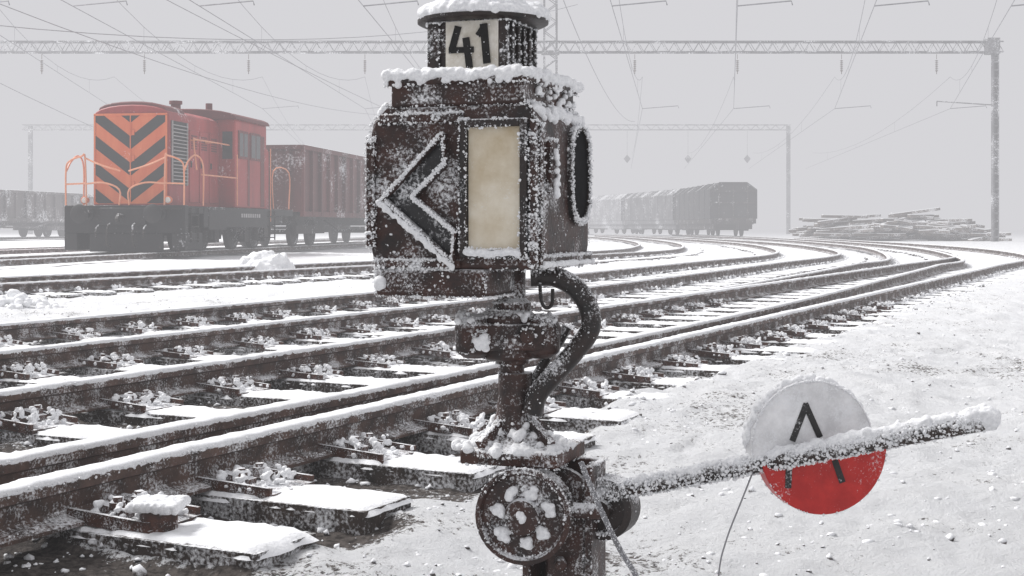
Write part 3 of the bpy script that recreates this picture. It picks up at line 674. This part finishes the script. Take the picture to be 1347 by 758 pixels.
# ---------------------------------------------------------------- rolling stock
def wheelset(parent,y,r=.47,dx=.75):
    mb=MB()
    for s_ in (-1,1):
        m=Matrix.Translation((s_*dx,y,.16+r))@Matrix.Rotation(R(90)*s_,4,'Y')
        mb.lathe([(.08,-.06),(r+.03,-.06),(r+.03,-.03),(r,-.025),(r,.06),(r-.07,.065),(r-.09,.03),(.13,.02),(.12,.09),(.04,.1)],m,28)
    mb.cyl((-dx,y,.16+r),(dx,y,.16+r),.07,10); return mb.build('wheelset','under',parent)
def buffers(parent,y,dirn,mat='locoblack'):
    for s_ in (-1,1):
        mb=MB(); m=Matrix.Translation((s_*.88,y,1.06))@Matrix.Rotation(-R(90)*dirn,4,'X')
        mb.lathe([(.15,0),(.15,.04),(.1,.06),(.1,.3),(.08,.3),(.08,.42),(.2,.44),(.22,.455),(.19,.475),(.02,.485)],m,24); mb.build('buffer',mat,parent)
def archbody(w_,z0,z1,rise,n=10):
    out=[(-w_,z0),(w_,z0)]
    for k in range(n+1):
        t=PI*k/n; out.append((w_*math.cos(t) if k not in(0,n) else w_*(1-2*(k==n)),z1+rise*math.sin(t)**.8))
    return out
def along(poly,y0,y1,mb):
    m=Matrix(((1,0,0,0),(0,0,1,y0),(0,1,0,0),(0,0,0,1))); mb.prism(poly,m,y1-y0)
rzt=-math.atan(ls)
loco=thing('diesel_locomotive','red diesel shunting locomotive with orange and black chevron front','locomotive',(LX,LY,0),rzt)
mb=MB(); mb.b(-1.45,1.45,.3,8.3,1.06,1.24); mb.b(-1.2,1.2,.5,8.1,.85,1.06); mb.build('underframe','locoblack',loco,bevel=.02)
mb=MB(); mb.b(-1.47,1.47,.1,.32,.62,1.26); mb.b(-1.47,-1.15,.1,1.2,.22,.62); mb.b(1.15,1.47,.1,1.2,.22,.62); mb.b(-.9,.9,.2,.26,.18,.62)
mb.b(-.55,.55,.0,.1,.8,1.2)
mb.build('buffer_beam','locoblack',loco,bevel=.015)
mb=MB(); mb.b(-1.4,1.4,.08,.1,1.16,1.2); mb.build('beam_stripe','under',loco)
buffers(loco,.1,-1,'locoblack')
mb=MB(); mb.tube([(0,.0,1.0),(0,-.22,1.02),(0,-.3,.95),(0,-.22,.86)],.05,8); mb.tube(curve([(.3,.05,.85),(.3,-.12,.75),(.32,-.14,.4),(.3,0,.3)]),.025,8); mb.tube(curve([(-.3,.05,.85),(-.3,-.12,.75),(-.32,-.14,.4),(-.3,0,.3)]),.025,8)
mb.tube(curve([(.55,.05,.8),(.56,-.1,.7),(.55,-.1,.5)]),.022,8); mb.tube(curve([(-.6,.05,.8),(-.6,-.1,.7),(-.6,-.1,.5)]),.022,8); mb.build('coupling','under',loco)
HY=.45; CY=3.75; CE=6.2
mb=MB(); along(archbody(.93,1.24,3.34,.28),HY+.03,CY,mb); hoodo=mb.build('hood','locored',loco,bevel=.03,ang=30)
mb=MB(); along([(.84*math.cos(PI*k/10),3.46+.24*math.sin(PI*k/10)**.7) for k in range(11)],HY+.06,1.7,mb); mb.build('roof_fan_box','locodark',hoodo,bevel=.03)
mb=MB(); mb.b(-.88,.88,HY,HY+.025,1.3,3.38); chev=mb.build('warning_panel','orange',loco)
def clipz(poly,z0,z1):
    for zz_,sg in ((z0,1),(z1,-1)):
        out=[]
        for i in range(len(poly)):
            p,q=poly[i],poly[(i+1)%len(poly)]; a_=(p[1]-zz_)*sg;b_=(q[1]-zz_)*sg
            if a_>=0: out.append(p)
            if a_*b_<0: t=a_/(a_-b_); out.append((p[0]+(q[0]-p[0])*t,p[1]+(q[1]-p[1])*t))
        poly=out
        if len(poly)<3: return []
    return poly
mb=MB()
for k in range(-2,5):
    z_=1.33+.62*k
    for sg in (-1,1):
        pl=clipz([(0,z_),(sg*.88,z_+.66),(sg*.88,z_+.66+.30),(0,z_+.30)],1.31,3.37)
        if pl:
            if sg<0: pl=pl[::-1]
            mb.prism([(x_,y2) for x_,y2 in pl],Matrix(((1,0,0,0),(0,0,-1,HY-.001),(0,1,0,0),(0,0,0,1))),.006)
mb.build('chevron_stripes','chev',chev,smooth=False)
mb=MB(); mb.b(-.012,.012,HY-.02,HY,1.3,3.38); mb.b(-.9,-.86,HY-.025,HY+.005,1.3,3.38); mb.b(.86,.9,HY-.025,HY+.005,1.3,3.38); mb.b(-.9,.9,HY-.025,HY+.005,3.36,3.41)
for z_ in (1.7,2.3,2.9): mb.b(.04,.10,HY-.03,HY,z_,z_+.12)
mb.build('door_trim','orange',chev)
for (y0,y1,z0,z1) in ((HY+.15,HY+1.1,1.75,3.25),):
    mb=MB(); mb.b(.93,.945,y0,y1,z0,z1); g_=mb.build('louvre_panel','locoblack',loco)
    mb=MB(); k=z0+.04
    while k<z1-.04: mb.bar((.965,y0+.03,k),(.965,y1-.03,k),.05,.022); k+=.085
    mb.b(.94,.97,y0,y0+.04,z0,z1); mb.b(.94,.97,y1-.04,y1,z0,z1); mb.build('louvre_slats','grille',g_)
for y0 in (1.7,2.36,3.02):
    mb=MB(); mb.b(.93,.95,y0,y0+.56,1.35,3.1); dd_=mb.build('engine_door','locored',loco,bevel=.01); mb=MB(); mb.b(.95,.975,y0+.05,y0+.09,2.2,2.35); mb.build('door_handle','locoblack',dd_)
    mb=MB()
    for k in range(6): mb.b(.95,.962,y0+.1,y0+.46,2.65+k*.06,2.68+k*.06)
    mb.build('vent','locodark',dd_)
mb=MB(); mb.cyl((.35,2.3,3.5),(.35,2.3,3.82),.12,12); mb.cyl((.35,2.3,3.78),(.35,2.3,3.86),.16,12); mb.build('exhaust_stack','locodark',loco)
mb=MB(); mb.cyl((-.2,3.1,3.5),(-.2,3.1,3.76),.2,14); mb.build('roof_vent','locodark',loco)
mb=MB(); along(archbody(1.36,1.24,3.48,.26),CY,CE,mb); cab=mb.build('cab','locored',loco,bevel=.03,ang=30)
mb=MB(); along([(1.43*math.cos(PI*k/12),3.51+.28*math.sin(PI*k/12)**.8) for k in range(13)],CY-.12,CE+.1,mb); mb.build('cab_roof','locodark',cab,bevel=.02)
mb=MB(); mb.cyl((.5,CY+.4,3.74),(.5,CY+.4,3.96),.09,10); mb.build('horn','locodark',cab)
for (y0,y1) in ((CY+.25,CY+.85),(CY+1.15,CY+1.85)):
    mb=MB(); mb.b(1.355,1.385,y0-.06,y1+.06,2.52,3.24); wf=mb.build('window','locodark',cab,bevel=.01)
    for ya,yb in ((y0,(y0+y1)/2-.03),((y0+y1)/2+.03,y1)): mb=MB(); mb.b(1.38,1.39,ya,yb,2.58,3.18); mb.build('pane','glass',wf,smooth=False)
for ya,yb in ((CY+.92,CY+1.08),(CY+1.95,CY+2.25)): mb=MB(); mb.b(1.355,1.372,ya,yb,1.3,3.2); mb.build('cab_door_panel','locodark',cab,bevel=.01)
for s_ in (-1,1):
    mb=MB(); mb.b(s_*1.15-.13,s_*1.15+.13,CY-.02,CY,2.5,3.2); mb.build('front_window','glass',cab,smooth=False)
mb=MB(); along(archbody(.93,1.24,2.9,.15),CE,7.7,mb); mb.build('rear_hood','locored',loco,bevel=.03,ang=30)
mb=MB(); mb.b(1.25,1.46,1.3,6.0,.74,1.24); mb.b(1.3,1.475,1.6,2.8,.68,1.2); bx_=mb.build('battery_box','locoblack',loco,bevel=.02)
mb=MB(); 
for k in range(9): mb.b(1.461,1.466,3.9+k*.17,4.02+k*.17,1.0,1.1)
mb.build('white_marking','grille',bx_,smooth=False)
for y_ in (1.4,2.9,5.1,6.8): wheelset(loco,y_,.46)
for y0 in (.75,4.55):
    for s_ in (-1,1):
        mb=MB(); mb.b(s_*1.02-.06,s_*1.02+.06,y0,y0+2.9,.62,.86); 
        for q in (.65,2.25):
            mb.b(s_*1.05-.1,s_*1.05+.1,y0+q-.16,y0+q+.16,.36,.74)
            for e_ in (-.3,.3): mb.cyl((s_*1.08,y0+q+e_,.45),(s_*1.08,y0+q+e_,.82),.07,8)
        mb.cyl((s_*1.1,y0+1.45,.4),(s_*1.1,y0+1.45,.9),.1,10)
        mb.build('bogie_frame','under',loco,bevel=.01)
def ladder(y0,sx):
    mb=MB()
    for z_ in (.45,.75,1.02): mb.b(min(sx*1.2,sx*1.5),max(sx*1.2,sx*1.5),y0,y0+.45,z_,z_+.03)
    mb.cyl((sx*1.48,y0,.4),(sx*1.48,y0,1.2),.02,6); mb.cyl((sx*1.48,y0+.45,.4),(sx*1.48,y0+.45,1.2),.02,6); mb.build('step','under',loco)
ladder(.45,1); ladder(.45,-1); ladder(6.1,1)
def hr(pts,r=.022):
    for p in pts:
        mb=MB(); mb.tube(curve(p,4) if len(p)>2 else p,r,8); mb.build('handrail','rail_orange',loco)
for s_ in (-1,1):
    hr([[(s_*1.44,.12,1.26),(s_*1.44,.12,2.05),(s_*1.36,.12,2.28),(s_*1.05,.12,2.40),(s_*.98,.14,2.36),(s_*.95,.16,1.26)],[(s_*1.44,.12,1.75),(s_*.97,.15,1.77)],
        [(s_*1.5,1.15,1.26),(s_*1.5,1.15,2.2),(s_*1.46,.8,2.44),(s_*1.44,.4,2.3),(s_*1.44,.14,2.05)],
        [(s_*.12,.1,1.26),(s_*.12,.1,1.62),(s_*.5,.1,1.78),(s_*.95,.15,1.76)],[(s_*.1,.12,2.05),(s_*.6,.12,2.2),(s_*.98,.14,2.36)]],.021)
hr([[(1.42,.95,2.1),(1.25,1.2,2.8),(1.2,1.6,2.85),(1.2,CY,2.85)],[(1.2,1.7,2.85),(.95,1.7,2.85)],[(1.2,2.7,2.85),(.95,2.7,2.85)],[(1.44,CY-.1,1.3),(1.44,CY-.1,2.6)],[(1.44,6.3,.9),(1.44,6.3,2.9)],[(1.42,6.6,1.26),(1.42,6.6,2.3),(1.42,8.0,2.3),(1.42,8.0,1.26)],[(1.44,1.2,2.0),(1.44,CY-.1,2.0)]],.019)
for s_ in (-1,1):
    mb=MB(); mb.lathe([(.03,.14),(.07,.12),(.09,.02),(.095,0),(.08,-.01)],Matrix.Translation((s_*1.02,.2,1.38))@Matrix.Rotation(R(90)*-1,4,'X'),18); hl=mb.build('headlight','orange',loco)
    mb=MB(); mb.lathe([(.01,.0),(.07,.001),(.065,.015)],Matrix.Translation((s_*1.02,.19,1.38))@Matrix.Rotation(R(90),4,'X'),18); mb.build('lens','lampglass',hl)
mb=MB(); mb.b(-1.3,1.3,.33,.44,1.242,1.262); mb.build('snow_layer','snow',loco)

def gondola(name,label,loc,rz,L_,z1,mat,ribs=14,cat='freight wagon'):
    w_=thing(name,label,cat,loc,rz)
    mb=MB(); mb.b(-1.38,1.38,0,L_,1.2,z1); mb.build('body',mat,w_,bevel=.02)
    mb=MB()
    for k in range(ribs+1):
        y_=.06+(L_-.12)*k/ribs
        for s_ in (-1,1): mb.b(s_*1.43-.05,s_*1.43+.05,y_-.06,y_+.06,1.1,z1-.05)
    for s_ in (-1,1):
        mb.b(s_*1.43-.06,s_*1.43+.06,-.02,L_+.02,z1-.1,z1+.03); mb.b(s_*1.42-.05,s_*1.42+.05,-.01,L_+.01,1.06,1.22)
    for x_ in (-1.,-.35,.35,1.): mb.b(x_-.06,x_+.06,-.08,0,1.1,z1-.05)
    mb.b(-1.4,1.4,-.09,-.01,z1-.1,z1+.028)
    mb.build('ribs',mat,w_)
    um='under' if mat=='wagon' else mat
    mb=MB(); mb.b(-1.2,1.2,.05,L_-.05,.98,1.2); mb.b(-.15,.15,.1,L_-.1,.8,.98); 
    for s_ in (-1,1): mb.bar((s_*1.1,3.5,1.0),(s_*1.1,5,.72),.08,.1); mb.bar((s_*1.1,5,.72),(s_*1.1,L_-5,.72),.08,.1); mb.bar((s_*1.1,L_-5,.72),(s_*1.1,L_-3.5,1.0),.08,.1)
    mb.build('underframe',um,w_)
    for y_ in (1.2,3.0,L_-3.0,L_-1.2): wheelset(w_,y_,.44)
    for y0 in (.6,L_-3.6):
        for s_ in (-1,1): mb=MB(); mb.b(s_*1.0-.06,s_*1.0+.06,y0,y0+3.,.55,.8); mb.build('bogie_frame',um,w_)
    buffers(w_,0,-1,'under')
    for s_ in (-1,1): mb=MB(); mb.b(s_*1.43-.065,s_*1.43+.065,-.02,L_+.02,z1+.031,z1+.05); mb.build('snow_layer','snow',w_)
    return w_
gondola('freight_wagon','brown red high sided open freight wagon coupled behind the red locomotive',(LX+ls*9.2,LY+9.1,0),rzt,14,3.15,'wagon',15)
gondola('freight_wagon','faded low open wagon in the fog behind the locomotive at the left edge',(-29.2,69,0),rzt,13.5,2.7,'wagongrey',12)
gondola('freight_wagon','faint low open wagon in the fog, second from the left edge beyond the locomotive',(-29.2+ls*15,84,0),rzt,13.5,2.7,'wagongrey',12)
def hooded(label,loc,rz,L_,mat,group=None):
    w_=thing('covered_wagon',label,'freight wagon',loc,rz,group=group)
    base=[(-1.45,1.25),(1.45,1.25),(1.45,3.05),(.85,3.5),(-.85,3.5),(-1.45,3.05)]
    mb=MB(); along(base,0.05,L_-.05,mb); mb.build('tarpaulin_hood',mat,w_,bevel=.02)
    K=7
    for k in range(K+1):
        mb=MB(); y_=L_*k/K; 
        o_=[(x_*1.008,z_+(.012 if z_>2 else 0)) for x_,z_ in base]
        for i in range(2,len(o_)):
            p=o_[i-1];q=o_[i]; mb.bar((p[0],y_,p[1]),(q[0],y_,q[1]),.06,.03)
        p=o_[-1]; mb.bar((p[0],y_,p[1]),(-1.46,y_,1.25),.06,.03)
        mb.build('hoop_rib',mat,w_)
    um='under' if mat=='tarp' else mat
    mb=MB(); mb.b(-1.4,1.4,-.1,L_+.1,.95,1.25); mb.b(-1.2,1.2,-.3,-.1,.9,1.3); mb.b(-1.2,1.2,.1,L_-.1,.6,.95); mb.build('underframe',um,w_)
    mb=MB()
    for x_ in (-.9,0,.9): mb.b(x_-.05,x_+.05,-.02,.05,1.25,3.3)
    mb.b(-1.4,1.4,-.03,.04,2.2,2.3); mb.b(-1.42,1.42,-.04,.03,2.92,3.0); mb.build('end_frame',um,w_)
    for y_ in (1.2,3.0,L_-3.0,L_-1.2): wheelset(w_,y_,.44)
    buffers(w_,-.1,-1,um)
    for y0 in (.5,L_-3.6):
        for s_ in (-1,1): mb=MB(); mb.b(s_*1.0-.06,s_*1.0+.06,y0,y0+3.,.5,.82); mb.build('bogie_frame',um,w_)
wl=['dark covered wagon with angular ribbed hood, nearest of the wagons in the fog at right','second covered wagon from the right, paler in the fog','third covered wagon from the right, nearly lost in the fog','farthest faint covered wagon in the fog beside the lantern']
for k,(x_,y_,r_,m_) in enumerate(((13.75,85,.035,'tarp'),(13.1,99.6,.17,'tarp_hazed'),(10.5,114.6,.27,'tarp_hazed_far'),(6.4,129,.33,'tarp_hazed_far'))): hooded(wl[k],(x_,y_,0),r_,14.,m_)

# ---------------------------------------------------------------- timber pile
def hpile(x):
    return max(.35, 1.85*math.exp(-((x-17.9)/1.7)**2)+1.55*math.exp(-((x-21.4)/1.7)**2)+.9*math.exp(-((x-24)/1.9)**2))
for k in range(190):
    x=random.uniform(16.4,25.4); y=74+random.uniform(-1.4,1.8); h=hpile(x)*max(.3,1-abs(y-74.3)/3.5); z=int(random.random()**.75*h/.2)*.2+.1+random.uniform(-.02,.03)
    Lb=random.uniform(1.6,3.0); a_=random.gauss(0,.35); ti=random.gauss(0,.06)
    m=Matrix.Rotation(a_,4,'Z')@Matrix.Rotation(ti,4,'Y')
    w_=random.uniform(.18,.28); mb=MB(); mb.boxm(m,(Lb,w_,.14)); mb.mi=1; mb.boxm(m@Matrix.Translation((0,0,.085)),(Lb*.98,w_*.94,.03))
    o=mb.build('timber_plank',['timber','snow'],None,smooth=False); o.location=(x,y,z)
    tag(o,'snow dusted timber plank lying in the messy heap beyond the tracks','timber plank','timber planks heaped beyond the tracks')

# ---------------------------------------------------------------- gantries
def insul(mb,p,L_=.9,r=.07):
    x,y,z=p; mb.cyl((x,y,z),(x,y,z-.25),.015,5)
    for k in range(6): mb.lathe([(.03,z-.3-k*.1),(r,z-.33-k*.1),(.03,z-.37-k*.1)],Matrix.Translation((x,y,0)),8)
    mb.cyl((x,y,z-.85),(x,y,z-1.0),.02,5)
def truss(mb,x0,x1,y,z,h,dw,step,r=.04):
    for dy in (-dw/2,dw/2):
        for dz in (0,h): mb.b(x0,x1,y+dy-r,y+dy+r,z+dz-r,z+dz+r)
        n=int((x1-x0)/step)
        for k in range(n):
            a_=x0+(x1-x0)*k/n;b_=x0+(x1-x0)*(k+1)/n;m_=(a_+b_)/2
            mb.bar((a_,y+dy,z),(m_,y+dy,z+h),r*.8,r*.8,Vector((0,1,0))); mb.bar((m_,y+dy,z+h),(b_,y+dy,z),r*.8,r*.8,Vector((0,1,0)))
def lpost(mb,x,y,z0,z1,w_,r=.04):
    for a_ in (-1,1):
        for b_ in (-1,1): mb.b(x+a_*w_/2-r,x+a_*w_/2+r,y+b_*w_/2-r,y+b_*w_/2+r,z0,z1)
    n=int((z1-z0)/.45)
    for k in range(n):
        s_=1 if k%2 else -1; za=z0+(z1-z0)*k/n; zb=z0+(z1-z0)*(k+1)/n
        for b_ in (-1,1): mb.bar((x-s_*w_/2,y+b_*w_/2,za),(x+s_*w_/2,y+b_*w_/2,zb),r*.8,r*.8,Vector((0,1,0)))
Yg=69
g1=thing('catenary_gantry','nearer lattice overhead line gantry spanning the whole yard','gantry',(0,Yg,0))
mb=MB(); truss(mb,-32,24.7,0,CH+(HZ-69)/F*Yg,.52,.5,.62,.032); mb.build('lattice_beam','steel',g1,smooth=False)
xr=(1309-CX)/F*Yg
mb=MB(); mb.b(xr-.15,xr-.09,-.15,.15,0,10.15); mb.b(xr+.09,xr+.15,-.15,.15,0,10.15); mb.b(xr-.09,xr+.09,-.02,.02,0,10.15); mb.b(xr-.45,xr+.15,-.3,.3,9.45,10.25)
for k in range(24): mb.b(xr-.1,xr+.1,-.16,-.13,.2+k*.4,.28+k*.4)
mb.build('post','steel',g1,smooth=False)
xm=(724-CX)/F*Yg
mb=MB(); lpost(mb,xm,0,0,12.9,.62,.045); mb.b(xm-.45,xm+.45,-.36,.36,9.45,9.6); mb.build('post','steel',g1,smooth=False)
ipx=[55,190,327,480,835,970,1107,1232]
for p in ipx:
    mb=MB(); insul(mb,((p-CX)/F*Yg,0,9.45),r=.09); mb.build('insulator','porcelain',g1)
G2=138
g2=thing('catenary_gantry','farther faint overhead line gantry seen in the fog','gantry',(0,G2,0))
mb=MB(); truss(mb,(30-CX)/F*G2,(1040-CX)/F*G2,0,CH+(HZ-171)/F*G2,.5,.4,1.0,.035); mb.build('lattice_beam','steel',g2,smooth=False)
for p in (40,1037):
    x_=(p-CX)/F*G2; mb=MB(); mb.b(x_-.18,x_+.18,-.18,.18,0,10.9); mb.build('post','steel',g2,smooth=False)
for p in (825,905,983):
    x_=(p-CX)/F*G2; mb=MB(); mb.cyl((x_,0,10.4),(x_,0,8.0),.015,4); mb.prism([(x_-.35,7.6),(x_,7.15),(x_+.35,7.6),(x_,8.0)],Matrix(((1,0,0,0),(0,0,1,0),(0,1,0,0),(0,0,0,1))),.06); mb.build('hanging_bracket','steel',g2,smooth=False)
pairs=[(-60,150),(95,345),(262,480),(478,590),(805,845),(970,965),(1150,1098),(1330,1250)]
third=[350,430,520,620,830,900,985,1060]
nm=['first','second','third','fourth','fifth','sixth','seventh','eighth']
for i,((a_,b_),c_) in enumerate(zip(pairs,third)):
    t_=thing('overhead_wire',nm[i]+' overhead contact line from the left, above the yard','overhead wire',(0,38,0))
    A_=at(a_,8,38)-Vector((0,38,0)); B_=at(b_,143,Yg)-Vector((0,38,0)); C_=at(c_,222,130)-Vector((0,38,0)); Z_=A_+(A_-B_)*.9; 
    mb=MB(); mb.tube([Z_,A_,B_,C_],.012,5); mb.build('contact_wire','wire',t_)
    mb=MB(); pts=[]
    for p,q in ((Z_,A_),(A_,B_),(B_,C_)):
        for k in range(12):
            u=k/12; m_=p.lerp(q,u); pts.append(m_+Vector((0,0,.25+1.35*(2*u-1)**2)))
    mb.tube(pts,.010,5); mb.build('messenger_wire','wire',t_)
    for p,q in ((A_,B_),(B_,C_)):
        for k in (3,6,9):
            u=k/12; m_=p.lerp(q,u); mb=MB(); mb.cyl(m_,m_+Vector((0,0,.25+1.35*(2*u-1)**2)),.005,4); mb.build('dropper','wire',t_)
    for p,s_ in ((A_,1.5),(B_,1.8)):
        mb=MB(); mb.tube([p,p+Vector((s_,0,.14)),p+Vector((s_*1.02,0,.02))],.020,5); mb.build('steady_arm','wire',t_)
for i,(p,q) in enumerate((((-30,-6,30),(545,150,95)),((-40,90,40),(420,260,110)),((200,-10,36),(760,230,120)),((735,-15,34),(835,160,80)),((-40,30,34),(760,6,60)))):
    mb=MB(); a_=at(*p);b_=at(*q); pts=[a_.lerp(b_,k/16)-Vector((0,0,.9*(1-(2*k/16-1)**2))) for k in range(17)]; mb.tube(pts,.011,4); o=mb.build('feeder_wire','wire',None)
    tag(o,nm[i]+' sagging feeder wire from the left crossing the foggy sky','overhead wire')
mb=MB(); mb.cyl((0,0,0),(-3.0,0,.2),.03,5); mb.cyl((-3,0,.2),(-3.0,0,-.05),.03,5); o=mb.build('bracket_arm','steel',g1); o.location=(xr,-.2,CH+(HZ-139)/F*Yg)
